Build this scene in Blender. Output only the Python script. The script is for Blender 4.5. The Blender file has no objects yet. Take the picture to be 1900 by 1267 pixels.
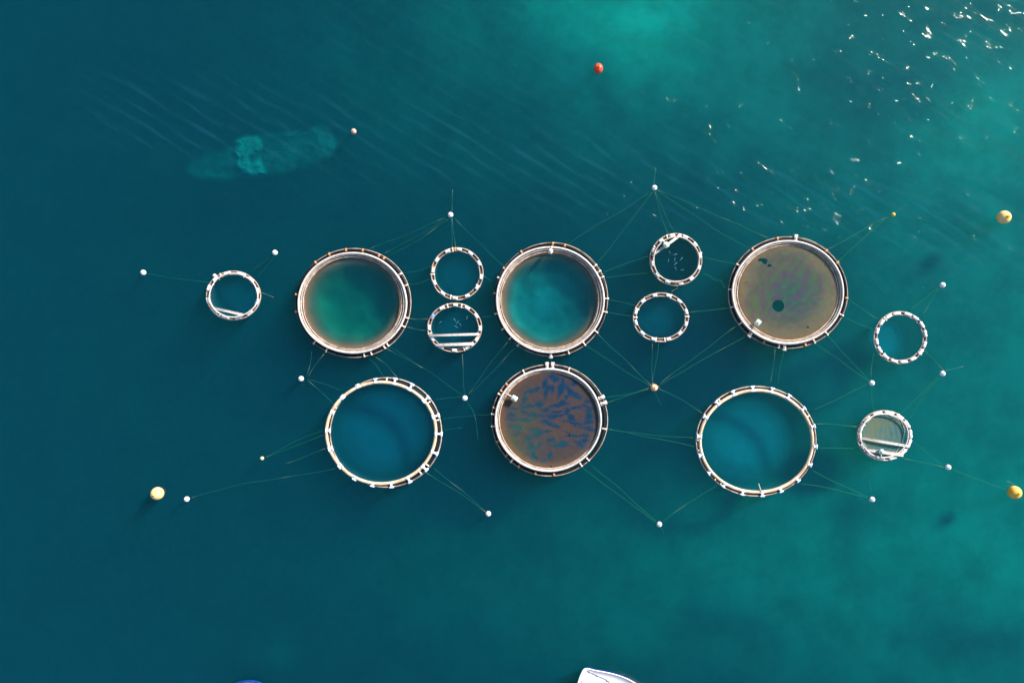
import bpy, math, random
import numpy as np
from mathutils import Vector, Matrix, noise

random.seed(7)
sc = bpy.context.scene
COL = sc.collection
PI = math.pi

# ------------------------------------------------------------------ camera
H = 126.7                       # drone height; the picture spans 190 m x 126.7 m of sea
cam_d = bpy.data.cameras.new('camera'); cam_d.lens = 24; cam_d.sensor_width = 36
cam_d.clip_end = 6000; cam_d.clip_start = 0.5
cam = bpy.data.objects.new('camera', cam_d); COL.objects.link(cam)
cam.location = (0, 0, H); cam.rotation_euler = (0, 0, 0)
sc.camera = cam

# ------------------------------------------------------------------ light
SUN_EL, SUN_AZ = math.radians(32), math.radians(40)      # azimuth from +x (right of the picture) towards +y (top)
w = bpy.data.worlds.new('World'); sc.world = w; w.use_nodes = True
nt = w.node_tree; bgn = nt.nodes['Background']
sky = nt.nodes.new('ShaderNodeTexSky'); sky.sky_type = 'NISHITA'; sky.sun_disc = False
sky.sun_elevation = SUN_EL; sky.sun_rotation = PI/2 - SUN_AZ
nt.links.new(sky.outputs[0], bgn.inputs[0]); bgn.inputs[1].default_value = 0.09
sd = bpy.data.lights.new('sun', 'SUN'); sd.energy = 4.8; sd.angle = math.radians(9); sd.color = (1, .95, .88)
sun = bpy.data.objects.new('sun', sd); COL.objects.link(sun)
S = Vector((math.cos(SUN_EL)*math.cos(SUN_AZ), math.cos(SUN_EL)*math.sin(SUN_AZ), math.sin(SUN_EL)))
sun.rotation_euler = S.to_track_quat('Z', 'Y').to_euler(); sun.location = S*200

vs = sc.view_settings; vs.view_transform = 'Standard'; vs.look = 'None'; vs.exposure = 0.9; vs.gamma = 1
sc.cycles.use_denoising = True
sc.cycles.volume_bounces = 0; sc.cycles.max_bounces = 6; sc.cycles.transparent_max_bounces = 12
sc.cycles.sample_clamp_indirect = 4; sc.cycles.caustics_reflective = False; sc.cycles.caustics_refractive = False

# ------------------------------------------------------------------ helpers
def P(px, py, z=0.0):
    """the point at height z that the photograph shows at pixel (px, py) of its 1900 x 1267 frame"""
    k = (H - z)/H
    return Vector(((px - 950)/10*k, (633.5 - py)/10*k, z))

def srgb(r, g, b):
    f = lambda c: (c/255/12.92) if c/255 <= .04045 else ((c/255 + .055)/1.055)**2.4
    return (f(r), f(g), f(b), 1)

def link(name, me, parent=None, loc=None):
    o = bpy.data.objects.new(name, me); COL.objects.link(o)
    if parent: o.parent = parent
    if loc is not None: o.location = loc
    return o

def tag(o, label=None, cat=None, group=None, kind=None):
    if label: o['label'] = label
    if cat: o['category'] = cat
    if group: o['group'] = group
    if kind: o['kind'] = kind
    return o

def thing(name, label, cat, loc=(0, 0, 0), rz=0, group=None):
    o = bpy.data.objects.new(name, None); COL.objects.link(o); o.empty_display_size = .3
    o.location = loc; o.rotation_euler = (0, 0, rz)
    return tag(o, label, cat, group)

def copy_tree(o, parent=None):
    c = o.copy(); COL.objects.link(c)
    if parent: c.parent = parent
    for ch in o.children: copy_tree(ch, c)
    return c

class MB:
    def __init__(s): s.v = []; s.f = []
    def add(s, v, f):
        n = len(s.v); s.v += [tuple(p) for p in v]; s.f += [tuple(i + n for i in q) for q in f]
    def tube(s, pts, r, seg=8, closed=False, flat=1.0):
        """tube along points; r a number or a list"""
        n = len(pts); pts = [Vector(p) for p in pts]; V = []; F = []
        for i, p in enumerate(pts):
            a = pts[(i+1) % n] if (closed or i < n-1) else p
            b = pts[(i-1) % n] if (closed or i > 0) else p
            t = (a - b); t = t.normalized() if t.length > 1e-9 else Vector((1, 0, 0))
            up = Vector((0, 0, 1)) if abs(t.z) < .95 else Vector((1, 0, 0))
            s_ = t.cross(up).normalized(); u = s_.cross(t)
            rr = r[i] if hasattr(r, '__len__') else r
            for k in range(seg):
                an = 2*PI*k/seg
                V.append(p + s_*math.cos(an)*rr + u*math.sin(an)*rr*flat)
        m = n if closed else n-1
        for i in range(m):
            j = (i+1) % n
            for k in range(seg):
                l = (k+1) % seg
                F.append((i*seg+k, j*seg+k, j*seg+l, i*seg+l))
        if not closed:
            F.append(tuple(range(seg))); F.append(tuple(reversed(range((n-1)*seg, n*seg))))
        s.add(V, F)
    def box(s, c, sx, sy, sz, rz=0, bev=0.0):
        """box with chamfered edges, centre c, full sizes"""
        c = Vector(c); R = Matrix.Rotation(rz, 3, 'Z'); hx, hy, hz = sx/2, sy/2, sz/2
        b = min(bev, hx*.45, hy*.45, hz*.9)
        if b <= 0:
            V = [(x, y, z) for z in (-hz, hz) for x, y in ((-hx,-hy),(hx,-hy),(hx,hy),(-hx,hy))]
            F = [(3,2,1,0),(4,5,6,7)] + [(i,(i+1)%4,(i+1)%4+4,i+4) for i in range(4)]
        else:
            def ring(x, y, z, q):
                return [(-x+q,-y,z),(x-q,-y,z),(x,-y+q,z),(x,y-q,z),(x-q,y,z),(-x+q,y,z),(-x,y-q,z),(-x,-y+q,z)]
            V = ring(hx-b*.5, hy-b*.5, -hz, b) + ring(hx, hy, -hz+b, b) + ring(hx, hy, hz-b, b) + ring(hx-b, hy-b, hz, b)
            F = [tuple(reversed(range(8))), tuple(range(24, 32))]
            for l in range(3):
                F += [(l*8+i, l*8+(i+1)%8, (l+1)*8+(i+1)%8, (l+1)*8+i) for i in range(8)]
        s.add([c + R @ Vector(p) for p in V], F)
    def lathe(s, prof, seg=32, c=(0, 0, 0), sx=1, sy=1):
        c = Vector(c); V = []; F = []; n = len(prof)
        for r, z in prof:
            for k in range(seg):
                a = 2*PI*k/seg; V.append(c + Vector((r*sx*math.cos(a), r*sy*math.sin(a), z)))
        for i in range(n-1):
            for k in range(seg):
                l = (k+1) % seg; F.append((i*seg+k, i*seg+l, (i+1)*seg+l, (i+1)*seg+k))
        s.add(V, F)
    def mesh(s, name, mat, smooth=True):
        me = bpy.data.meshes.new(name); me.from_pydata(s.v, [], s.f); me.update()
        if mat: me.materials.append(mat)
        if smooth: me.polygons.foreach_set('use_smooth', [True]*len(me.polygons))
        return me
    def build(s, name, mat, parent=None, loc=None, smooth=True):
        return link(name, s.mesh(name, mat, smooth), parent, loc)

# ------------------------------------------------------------------ materials
def new_mat(name):
    m = bpy.data.materials.new(name); m.use_nodes = True; return m, m.node_tree, m.node_tree.nodes, m.node_tree.links

def mat(name, c1, c2=None, scale=2.0, rough=.6, detail=5, thr=(.35, .65), spec=.4, bump=0.0, c3=None, coord='Object'):
    m, t, n, l = new_mat(name); b = n['Principled BSDF']
    b.inputs['Roughness'].default_value = rough; b.inputs['Specular IOR Level'].default_value = spec
    if c2 is None:
        b.inputs['Base Color'].default_value = c1
    else:
        tc = n.new('ShaderNodeTexCoord'); nz = n.new('ShaderNodeTexNoise'); rp = n.new('ShaderNodeValToRGB')
        nz.inputs['Scale'].default_value = scale; nz.inputs['Detail'].default_value = detail; nz.inputs['Roughness'].default_value = .65
        l.new(tc.outputs[coord], nz.inputs['Vector']); l.new(nz.outputs[0], rp.inputs[0])
        e = rp.color_ramp.elements; e[0].position = thr[0]; e[0].color = c1; e[1].position = thr[1]; e[1].color = c2
        if c3:
            x = e.new((thr[1] + 1)/2); x.color = c3
        l.new(rp.outputs[0], b.inputs['Base Color'])
        if bump:
            bp = n.new('ShaderNodeBump'); bp.inputs['Strength'].default_value = bump; bp.inputs['Distance'].default_value = .05
            l.new(nz.outputs[0], bp.inputs['Height']); l.new(bp.outputs[0], b.inputs['Normal'])
    return m

M = {}
M['white']   = mat('white_pipe', (.44,.37,.33,1), (.70,.62,.57,1), 1.5, .55, thr=(.3,.55))
M['float']   = mat('white_float', (.60,.57,.52,1), (.88,.87,.86,1), 2.6, .55, thr=(.30,.45))
M['bluefl']  = mat('pale_blue_float', (.12,.30,.62,1), (.25,.48,.80,1), 2.5, .5)
M['beige']   = mat('beige_pipe', (.34,.27,.22,1), (.72,.63,.54,1), 1.2, .55)
M['tan']     = mat('tan_pipe', (.46,.29,.17,1), (.76,.60,.42,1), .5, .5, thr=(.3,.6))
M['brown']   = mat('brown_pipe', (.16,.11,.09,1), (.56,.43,.35,1), .8, .6, thr=(.3,.62))
M['black']   = mat('black_pipe', (.005,.005,.008,1), (.020,.014,.015,1), 1.5, .5, spec=.2)
M['bracket'] = mat('cream_bracket', (.62,.48,.36,1), (.85,.75,.62,1), 3, .5)
M['orange']  = mat('orange_bracket', (.55,.20,.07,1), (.75,.38,.16,1), 3, .5)
M['blueH']   = mat('pale_blue_white_bracket', (.62,.72,.88,1), (.85,.90,.95,1), 3, .4)
M['rust']    = mat('rust_brown_rope', (.12,.05,.03,1), (.34,.15,.07,1), 1.0, .8)
M['deck']    = mat('worn_walkway', (.022,.014,.018,1), (.22,.15,.11,1), 2.6, .8, thr=(.44,.68), c3=(.40,.33,.28,1), detail=6)
M['by_white']= mat('white_buoy', (.76,.74,.74,1), (.86,.85,.84,1), 2, .4)
M['eye']     = mat('rusty_eye', (.20,.08,.03,1), (.40,.18,.06,1), 8, .7)
M['eye_w']   = mat('grey_eye', (.35,.33,.30,1), (.55,.52,.48,1), 8, .6)
M['by_yell'] = mat('yellow_buoy', (.84,.42,.04,1), (.90,.60,.16,1), .9, .45, thr=(.4,.6))
M['by_pale'] = mat('faded_yellow_buoy', (.88,.50,.15,1), (.92,.68,.34,1), 1.2, .45)
M['by_cap']  = mat('orange_yellow_paint', (.80,.36,.02,1), (.86,.48,.04,1), 3, .45)
M['by_sy']   = mat('small_yellow_buoy', (.82,.48,.04,1), (.88,.60,.12,1), 3, .4)
M['by_sp']   = mat('small_pale_yellow_buoy', (.86,.62,.28,1), (.9,.76,.46,1), 3, .4)
M['by_red']  = mat('red_buoy', (.78,.035,.015,1), (.85,.13,.04,1), 1.1, .35)
M['by_pink'] = mat('faded_red_buoy', (.80,.28,.20,1), (.86,.50,.42,1), 2, .4)
M['by_or']   = mat('orange_buoy', (.80,.36,.14,1), (.88,.66,.45,1), 1.6, .4)
M['rope']    = mat('water_tinted_rope', (.004,.085,.06,1), (.01,.15,.11,1), .5, .85, spec=.1, coord='Generated')  # green tint of the covering water put into the rope colour
M['boatw']   = mat('white_deck', (.80,.80,.80,1), (.86,.86,.85,1), 1.2, .4)
M['boatb']   = mat('deep_blue_hull', (.004,.02,.16,1), (.01,.05,.28,1), 1.5, .3)
M['grey']    = mat('grey_trim', (.34,.33,.36,1), (.50,.48,.50,1), 3, .6)
M['pink']    = mat('pale_pink_hatch', (.80,.66,.66,1), (.86,.76,.76,1), 3, .5)
M['feeder']  = mat('pale_green_box', (.42,.70,.58,1), (.66,.86,.76,1), 3, .4)
M['fish']    = mat('silver_blue_fish', (.01,.075,.12,1), (.05,.17,.20,1), 3, .4)

def net_mat(name, c1, c2, c3, scale=.6, alpha=1.0, freq=0):
    m, t, n, l = new_mat(name); b = n['Principled BSDF']; b.inputs['Roughness'].default_value = .9
    b.inputs['Specular IOR Level'].default_value = .1
    tc = n.new('ShaderNodeTexCoord'); nz = n.new('ShaderNodeTexNoise'); rp = n.new('ShaderNodeValToRGB')
    nz.inputs['Scale'].default_value = scale; nz.inputs['Detail'].default_value = 7; nz.inputs['Roughness'].default_value = .7
    l.new(tc.outputs['Object'], nz.inputs['Vector']); l.new(nz.outputs[0], rp.inputs[0])
    e = rp.color_ramp.elements; e[0].position = .32; e[0].color = c1; e[1].position = .68; e[1].color = c3
    x = e.new(.5); x.color = c2
    l.new(rp.outputs[0], b.inputs['Base Color'])
    if alpha < 1:
        out = n['Material Output']; tr = n.new('ShaderNodeBsdfTransparent'); mx = n.new('ShaderNodeMixShader')
        mx.inputs[0].default_value = alpha
        l.new(tr.outputs[0], mx.inputs[1]); l.new(b.outputs[0], mx.inputs[2]); l.new(mx.outputs[0], out.inputs[0])
    return m

M['jump']  = net_mat('beige_jump_net', (.26,.20,.16,1), (.39,.32,.26,1), (.54,.45,.37,1), 1.2, .86)
M['bag_br'] = net_mat('brown_net', (.11,.055,.03,1), (.17,.09,.05,1), (.25,.14,.08,1), .45, .66)
M['bag_in'] = net_mat('green_fouled_net', (.12,.13,.08,1), (.18,.20,.13,1), (.26,.30,.20,1), .25, .55)
M['bag_gb'] = net_mat('blue_green_fouled_net', (.10,.15,.16,1), (.17,.25,.27,1), (.26,.34,.34,1), .22, .62)
M['bag_bl'] = net_mat('pale_nylon_net', (.18,.27,.50,1), (.22,.32,.58,1), (.27,.38,.66,1), .15, .62)
M['bag_dk'] = net_mat('dark_nylon_net', (.02,.03,.03,1), (.04,.05,.06,1), (.08,.09,.10,1), .3, .6)

def attr_mat(name, rough=.85, alpha=1.0, bump=0.0):
    m, t, n, l = new_mat(name); b = n['Principled BSDF']; b.inputs['Roughness'].default_value = rough
    b.inputs['Specular IOR Level'].default_value = .15
    a = n.new('ShaderNodeAttribute'); a.attribute_name = 'pattern'; l.new(a.outputs['Color'], b.inputs['Base Color'])
    if alpha < 1:
        out = n['Material Output']; tr = n.new('ShaderNodeBsdfTransparent'); mx = n.new('ShaderNodeMixShader')
        mx.inputs[0].default_value = alpha
        l.new(tr.outputs[0], mx.inputs[1]); l.new(b.outputs[0], mx.inputs[2]); l.new(mx.outputs[0], out.inputs[0])
    return m
M['cover'] = attr_mat('patterned_net_cover', alpha=.74)

# ------------------------------------------------------------------ water and seabed
def vnoise(x, y, s, seed=0, octv=4):
    return noise.fractal(Vector((x*s + seed*13.7, y*s - seed*7.3, seed*3.1)), 1.0, 2.0, octv, noise_basis='PERLIN_ORIGINAL')

def G(px, py, cx, cy, sx, sy, a=0.0):
    dx, dy = px - cx, py - cy
    if a:
        c, s = math.cos(a), math.sin(a); dx, dy = dx*c + dy*s, -dx*s + dy*c
    return math.exp(-.5*((dx/sx)**2 + (dy/sy)**2))

def bed_depth(x, y):
    px, py = 950 + x*10, 633.5 - y*10
    wx = vnoise(x, y, .03, 1)*60; wy = vnoise(x, y, .03, 2)*60
    qx, qy = px + wx, py + wy
    s = .012
    s += .20*G(qx, qy, 1195, 15, 105, 75)
    s += .19*G(qx, qy, 1190, 20, 200, 110)
    s += .12*G(qx, qy, 1380, 60, 480, 190)
    s += .20*G(qx, qy, 1830, 235, 90, 78)
    s += .17*G(qx, qy, 1950, 330, 360, 420)
    s += .17*G(qx, qy, 1640, 1060, 420, 210, .2)
    s += .12*G(qx, qy, 2050, 900, 330, 400)
    s += .04*G(qx, qy, 1150, 1190, 420, 110) + .02*G(px, py, 450, 1290, 45, 28)
    s *= 1 - .80*G(px, py, 1130, 760, 330, 190) - .45*G(qx, qy, 1830, 1230, 110, 45) - .30*G(qx, qy, 1350, 1225, 70, 45) - .35*G(qx, qy, 1615, 1005, 40, 35) - .5*G(qx, qy, 1650, 130, 140, 110)
    s = max(max(s, 0)*.45*(1 + .09*vnoise(x, y, .09, 3) + .07*vnoise(x, y, .35, 8)), .008)
    return min(max(-math.log(s)/.32, 1.6), 15.5)

def grid_mesh(name, x0, x1, y0, y1, nx, ny, fz):
    xs = np.linspace(x0, x1, nx); ys = np.linspace(y0, y1, ny)
    V = [(x, y, fz(x, y)) for y in ys for x in xs]
    F = [(j*nx+i, j*nx+i+1, (j+1)*nx+i+1, (j+1)*nx+i) for j in range(ny-1) for i in range(nx-1)]
    return V, F

V, F = grid_mesh('seabed', -130, 130, -100, 100, 174, 134, lambda x, y: -bed_depth(x, y))
mb = MB(); mb.add(V, F)
nx, ny = 174, 134                                   # skirt that carries the bed out to the horizon
idx = [i for i in range(nx)] + [j*nx + nx-1 for j in range(1, ny)] + [(ny-1)*nx + i for i in range(nx-2, -1, -1)] + [j*nx for j in range(ny-2, 0, -1)]
base = len(mb.v)
for i in idx:
    p = Vector(mb.v[i]); q = p.copy(); k = 2500/max(abs(p.x), abs(p.y)); mb.v.append((p.x*k, p.y*k, -17.6))
n_ = len(idx)
for a in range(n_): mb.f.append((idx[a], base+a, base+(a+1) % n_, idx[(a+1) % n_]))
bedm = mat('sand_and_weed', (.40,.42,.30,1), (.64,.62,.50,1), .10, .9, detail=8, thr=(.36,.60), spec=.05)
tag(mb.build('seabed', bedm), kind='structure')

# water: a closed body with a rippled surface, light scattering inside it
m, t, n, l = new_mat('sea_water')
n.remove(n['Principled BSDF']); out = n['Material Output']
tc = n.new('ShaderNodeTexCoord')
def mapping(rz, sc3, src=None):
    a = n.new('ShaderNodeMapping'); a.vector_type = 'TEXTURE'
    a.inputs['Rotation'].default_value = (0, 0, rz); a.inputs['Scale'].default_value = sc3
    l.new(src or tc.outputs['Object'], a.inputs[0]); return a
def nz(vec, scale, detail, rough=.5, dist=0.0):
    a = n.new('ShaderNodeTexNoise'); a.inputs['Scale'].default_value = scale; a.inputs['Detail'].default_value = detail
    a.inputs['Roughness'].default_value = rough; a.inputs['Distortion'].default_value = dist
    l.new(vec, a.inputs['Vector']); return a.outputs[0]
def mth(op, a, b=None, c=None):
    x = n.new('ShaderNodeMath'); x.operation = op
    for i, v in enumerate((a, b, c)):
        if v is None: continue
        if isinstance(v, (int, float)): x.inputs[i].default_value = v
        else: l.new(v, x.inputs[i])
    return x.outputs[0]
def ramp01(v, a, b):
    x = n.new('ShaderNodeMapRange'); x.interpolation_type = 'SMOOTHSTEP'
    x.inputs[1].default_value = a; x.inputs[2].default_value = b; l.new(v, x.inputs[0]); return x.outputs[0]
sw = nz(mapping(math.radians(-31), (11, 2.6, 1)).outputs[0], 1, 2, .45, .3)      # long ripples
wv = nz(mapping(math.radians(-44), (1.35, .42, 1)).outputs[0], 1, 2, .5)            # wavelets that sparkle
env = ramp01(nz(mapping(math.radians(-35), (2.9, 1.7, 1)).outputs[0], 1, 3, .6), .502, .835)   # sets of steeper wavelets
chp = nz(mapping(math.radians(20), (1.0, .8, 1)).outputs[0], 1.6, 3, .55)         # fine chop
wind = ramp01(nz(mapping(math.radians(-25), (48, 17, 1)).outputs[0], 1, 2, .5), .40, .62)   # gusts
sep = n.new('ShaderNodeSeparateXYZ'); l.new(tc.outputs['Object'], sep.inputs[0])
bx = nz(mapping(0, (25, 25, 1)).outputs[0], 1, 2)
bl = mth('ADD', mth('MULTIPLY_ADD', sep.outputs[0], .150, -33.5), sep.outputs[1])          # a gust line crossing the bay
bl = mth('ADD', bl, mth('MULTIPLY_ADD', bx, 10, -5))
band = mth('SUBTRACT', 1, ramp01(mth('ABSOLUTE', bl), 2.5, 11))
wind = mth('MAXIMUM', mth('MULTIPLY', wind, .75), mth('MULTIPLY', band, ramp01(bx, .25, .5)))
h1 = mth('MULTIPLY', mth('SUBTRACT', sw, .5), mth('MULTIPLY_ADD', wind, .62, .05))
h2 = mth('MULTIPLY', mth('SUBTRACT', wv, .5), mth('MULTIPLY', mth('MULTIPLY_ADD', env, .95, .03), mth('MULTIPLY_ADD', wind, .45, .62)))
h3 = mth('MULTIPLY', chp, .06)
hh = mth('ADD', mth('ADD', h1, h2), h3)
bp = n.new('ShaderNodeBump'); bp.inputs['Strength'].default_value = 1; bp.inputs['Distance'].default_value = .38
l.new(hh, bp.inputs['Height'])
gl = n.new('ShaderNodeBsdfGlossy'); gl.inputs['Roughness'].default_value = .07; gl.inputs['Color'].default_value = (.95,.93,.86,1)
l.new(bp.outputs[0], gl.inputs['Normal'])
bp2 = n.new('ShaderNodeBump'); bp2.inputs['Strength'].default_value = 1; bp2.inputs['Distance'].default_value = .12
l.new(hh, bp2.inputs['Height'])
geo = n.new('ShaderNodeNewGeometry'); dt = n.new('ShaderNodeVectorMath'); dt.operation = 'DOT_PRODUCT'
l.new(bp2.outputs[0], dt.inputs[0]); l.new(geo.outputs['Incoming'], dt.inputs[1])
fr = mth('MULTIPLY_ADD', mth('POWER', mth('SUBTRACT', 1, mth('MINIMUM', mth('ABSOLUTE', dt.outputs['Value']), 1)), 5), .98, .02)
tr = n.new('ShaderNodeBsdfTransparent'); mx = n.new('ShaderNodeMixShader')
# faint light along the ripple crests, painted as pale-blue diffuse streaks
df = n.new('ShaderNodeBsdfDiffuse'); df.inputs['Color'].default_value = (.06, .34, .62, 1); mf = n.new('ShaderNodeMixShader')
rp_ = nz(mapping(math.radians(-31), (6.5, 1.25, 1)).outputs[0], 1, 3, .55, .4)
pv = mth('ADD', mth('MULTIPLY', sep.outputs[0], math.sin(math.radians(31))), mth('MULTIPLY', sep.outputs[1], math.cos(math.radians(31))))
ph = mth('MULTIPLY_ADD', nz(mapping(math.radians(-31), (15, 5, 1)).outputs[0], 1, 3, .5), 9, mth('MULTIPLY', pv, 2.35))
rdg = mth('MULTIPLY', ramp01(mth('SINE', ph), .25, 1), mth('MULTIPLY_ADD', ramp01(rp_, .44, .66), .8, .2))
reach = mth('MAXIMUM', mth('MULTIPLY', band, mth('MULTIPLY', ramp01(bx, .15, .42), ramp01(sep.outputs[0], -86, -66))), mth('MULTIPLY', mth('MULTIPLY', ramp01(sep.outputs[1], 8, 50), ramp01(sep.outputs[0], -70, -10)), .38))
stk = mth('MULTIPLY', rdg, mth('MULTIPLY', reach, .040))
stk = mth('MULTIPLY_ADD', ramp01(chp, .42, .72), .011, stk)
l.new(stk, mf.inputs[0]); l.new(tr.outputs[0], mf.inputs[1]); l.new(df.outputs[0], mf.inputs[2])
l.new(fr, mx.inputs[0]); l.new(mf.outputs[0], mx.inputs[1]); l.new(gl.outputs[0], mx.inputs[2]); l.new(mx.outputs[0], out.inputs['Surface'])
vsn = n.new('ShaderNodeVolumeScatter'); vab = n.new('ShaderNodeVolumeAbsorption'); va = n.new('ShaderNodeAddShader')
vsn.inputs['Color'].default_value = (.0, .54, .97, 1); vsn.inputs['Density'].default_value = .030; vsn.inputs['Anisotropy'].default_value = 0
# absorption = (1 - colour) * density
vab.inputs['Color'].default_value = (.0, .845, .855, 1); vab.inputs['Density'].default_value = .55
l.new(vsn.outputs[0], va.inputs[0]); l.new(vab.outputs[0], va.inputs[1]); l.new(va.outputs[0], out.inputs['Volume'])
mb = MB(); L_ = 2400
mb.add([(-L_,-L_,-20),(L_,-L_,-20),(L_,L_,-20),(-L_,L_,-20),(-L_,-L_,0),(L_,-L_,0),(L_,L_,0),(-L_,L_,0)],
       [(3,2,1,0),(4,5,6,7),(0,1,5,4),(1,2,6,5),(2,3,7,6),(3,0,4,7)])
tag(mb.build('water', m, smooth=False), kind='structure')
#OBJECTS#

# ------------------------------------------------------------------ cages
def ell(cx, cy, rx, ry, z, n=144, seed=0, wob=.0035, c0=(0, 0), rot=0.0):
    """closed loop (slightly out of round) at height z, seen at these photograph pixels; c0 = world origin of the cage"""
    rnd = random.Random(seed); ph = [rnd.uniform(0, 2*PI) for _ in range(3)]
    k = (H - z)/H; C = P(cx, cy, z); pts = []
    for i in range(n):
        a = 2*PI*i/n; f = 1 + wob*(math.sin(2*a + ph[0])*.3 + math.sin(3*a + ph[1]) + .6*math.sin(5*a + ph[2]))
        pts.append(Vector((C.x + rx/10*k*f*math.cos(a) - c0[0], C.y + ry/10*k*f*math.sin(a) - c0[1], z)))
    return pts

def loft(mb, loops):
    n = len(loops[0]); V = [p for lp in loops for p in lp]
    F = [(i*n+k, i*n+(k+1) % n, (i+1)*n+(k+1) % n, (i+1)*n+k) for i in range(len(loops)-1) for k in range(n)]
    mb.add(V, F)

def lerp_loop(a, b, t): return [p.lerp(q, t) for p, q in zip(a, b)]

def bag_net_mat():
    m, t, n, l = new_mat('hanging_net'); b = n['Principled BSDF']; b.inputs['Roughness'].default_value = .9; b.inputs['Specular IOR Level'].default_value = .1
    a = n.new('ShaderNodeAttribute'); a.attribute_name = 'pattern'; l.new(a.outputs['Color'], b.inputs['Base Color'])
    out = n['Material Output']; tr = n.new('ShaderNodeBsdfTransparent'); mx = n.new('ShaderNodeMixShader')
    l.new(a.outputs['Alpha'], mx.inputs[0]); l.new(tr.outputs[0], mx.inputs[1]); l.new(b.outputs[0], mx.inputs[2]); l.new(mx.outputs[0], out.inputs[0])
    return m
M['bag'] = bag_net_mat()
# stops: radius fraction, colour, how closed the mesh is
NET_PLAIN = [(1, (.16,.24,.32), .20), (.96, (.14,.20,.28), .14), (.80, (.20,.30,.52), .30), (.5, (.22,.34,.60), .42), (0, (.22,.34,.60), .44)]
NET_SMALL = [(1, (.16,.24,.32), .20), (.96, (.14,.20,.28), .12), (.80, (.20,.30,.50), .18), (.4, (.22,.34,.58), .26), (0, (.22,.34,.58), .26)]
NET_TEAL  = [(1, (.16,.24,.30), .20), (.96, (.14,.22,.28), .14), (.80, (.22,.38,.50), .34), (.5, (.26,.50,.66), .58), (0, (.26,.50,.66), .60)]
NET_DARK  = [(1, (.10,.10,.08), .6), (.9, (.03,.04,.05), .55), (0, (.03,.05,.06), .6)]
NET_GREEN = [(1, (.20,.12,.075), .62), (.95, (.21,.14,.09), .55), (.89, (.19,.14,.10), .46), (.82, (.17,.17,.11), .42), (.74, (.16,.20,.13), .56), (0, (.18,.24,.15), .6)]
NET_AQUA  = [(1, (.20,.12,.075), .62), (.95, (.21,.14,.09), .55), (.90, (.19,.14,.11), .46), (.84, (.16,.20,.17), .42), (.76, (.16,.25,.24), .6), (0, (.17,.26,.30), .66)]
def net_bag(root, cage, prof, stops, seed, lump=.25, shift=(0, 0), green=(0, 0)):
    """hanging net: prof = [(radius fraction, depth)], last one the middle of the bottom"""
    cx, cy, rx, ry = cage; c0 = root.location; n = 96; loops = []
    C = P(cx, cy); rows = []
    for fr, z in prof: rows.append((fr, z))
    dense = []
    for (a, b) in zip(rows[:-1], rows[1:]):
        st = max(1, int(abs(a[0]-b[0])/.06))
        for i in range(st): dense.append((a[0]+(b[0]-a[0])*i/st, a[1]+(b[1]-a[1])*i/st))
    dense.append(rows[-1])
    for fr, z in dense:
        lp = []
        for i in range(n):
            a = 2*PI*i/n; q = 1 - abs(fr*2-1)*.6
            rr = fr*(1 + (.10 if lump > .2 else .03)*q*noise.noise(Vector((math.cos(a)*1.6, math.sin(a)*1.6, seed)))*(1 if fr < .97 else 0))
            x = C.x - c0.x + rx/10*rr*math.cos(a) + shift[0]*(1-fr); y = C.y - c0.y + ry/10*rr*math.sin(a) + shift[1]*(1-fr)
            dz = lump*noise.fractal(Vector((x*.35, y*.35, seed*3.3)), 1, 2, 3)*min(1, -z)
            lp.append(Vector((x, y, z + dz)))
        loops.append(lp)
    mb = MB(); loft(mb, loops)
    me = mb.mesh('net_bag', M['bag']); cols = []
    for (fr, z), lp in zip(dense, loops):
        for (f1, c1, a1), (f0, c0_, a0) in zip(stops[:-1], stops[1:]):
            if f0 <= fr <= f1 + 1e-6: t_ = (f1-fr)/max(f1-f0, 1e-6); cc = [p + (q-p)*t_ for p, q in zip(c1, c0_)]; al = a1 + (a0-a1)*t_; break
        for p in lp:
            v = 1 + (.30 if lump > .2 else .14)*noise.fractal(Vector((p.x*.22, p.y*.22, seed*1.7)), 1, 2, 3)
            cols += [cc[0]*v, cc[1]*v, cc[2]*v, min(1, al*(.9 + .1*v))]
    ca = me.color_attributes.new('pattern', 'FLOAT_COLOR', 'POINT'); ca.data.foreach_set('color', cols)
    return link('net_bag', me, root)

def ang_pts(items, zoom):
    z, ox, oy = zoom
    return [(x/z + ox, y/z + oy) for x, y in items]

def bracket_mesh(name, m, L=1.0, W=.26, hh=.12, knob=True):
    mb = MB(); mb.box((0, 0, .34), L, W, .14, 0, .04)
    for s in (-1, 1):
        mb.tube([(s*L*.36, -W*.7, .24), (s*L*.36, W*.7, .24)], hh, 10)
    if knob: mb.box((0, 0, .50), .20, .20, .26, 0, .05)
    return mb.mesh(name, m)

def put(mesh, name, root, pos, rz, scale=(1, 1, 1)):
    o = link(name, mesh, root); o.location = pos; o.rotation_euler = (0, 0, rz); o.scale = scale; return o

BR = bracket_mesh('bracket', M['bracket'], .85, .26); BRO = bracket_mesh('bracket', M['orange'], .50, .30, knob=False)
BRW = bracket_mesh('bracket', M['white'], 1.3, .55)
pm = MB(); pm.tube([(0, 0, .15), (0, 0, .72)], .05, 6); pm.tube([(0, 0, .66), (0, 0, .78)], .09, 6); POST = pm.mesh('post', M['beige'])

def at_ring(root, e, px, py):
    """point of ellipse e nearest in angle to a photograph pixel, and its angle"""
    cx, cy, rx, ry = e; a = math.atan2(-(py - cy)/ry, (px - cx)/rx); C = P(cx, cy)
    x = C.x + rx/10*math.cos(a); y = C.y + ry/10*math.sin(a)
    th = math.atan2(math.sin(a)/ry, math.cos(a)/rx)
    return Vector((x - root.location.x, y - root.location.y, 0)), th

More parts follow.
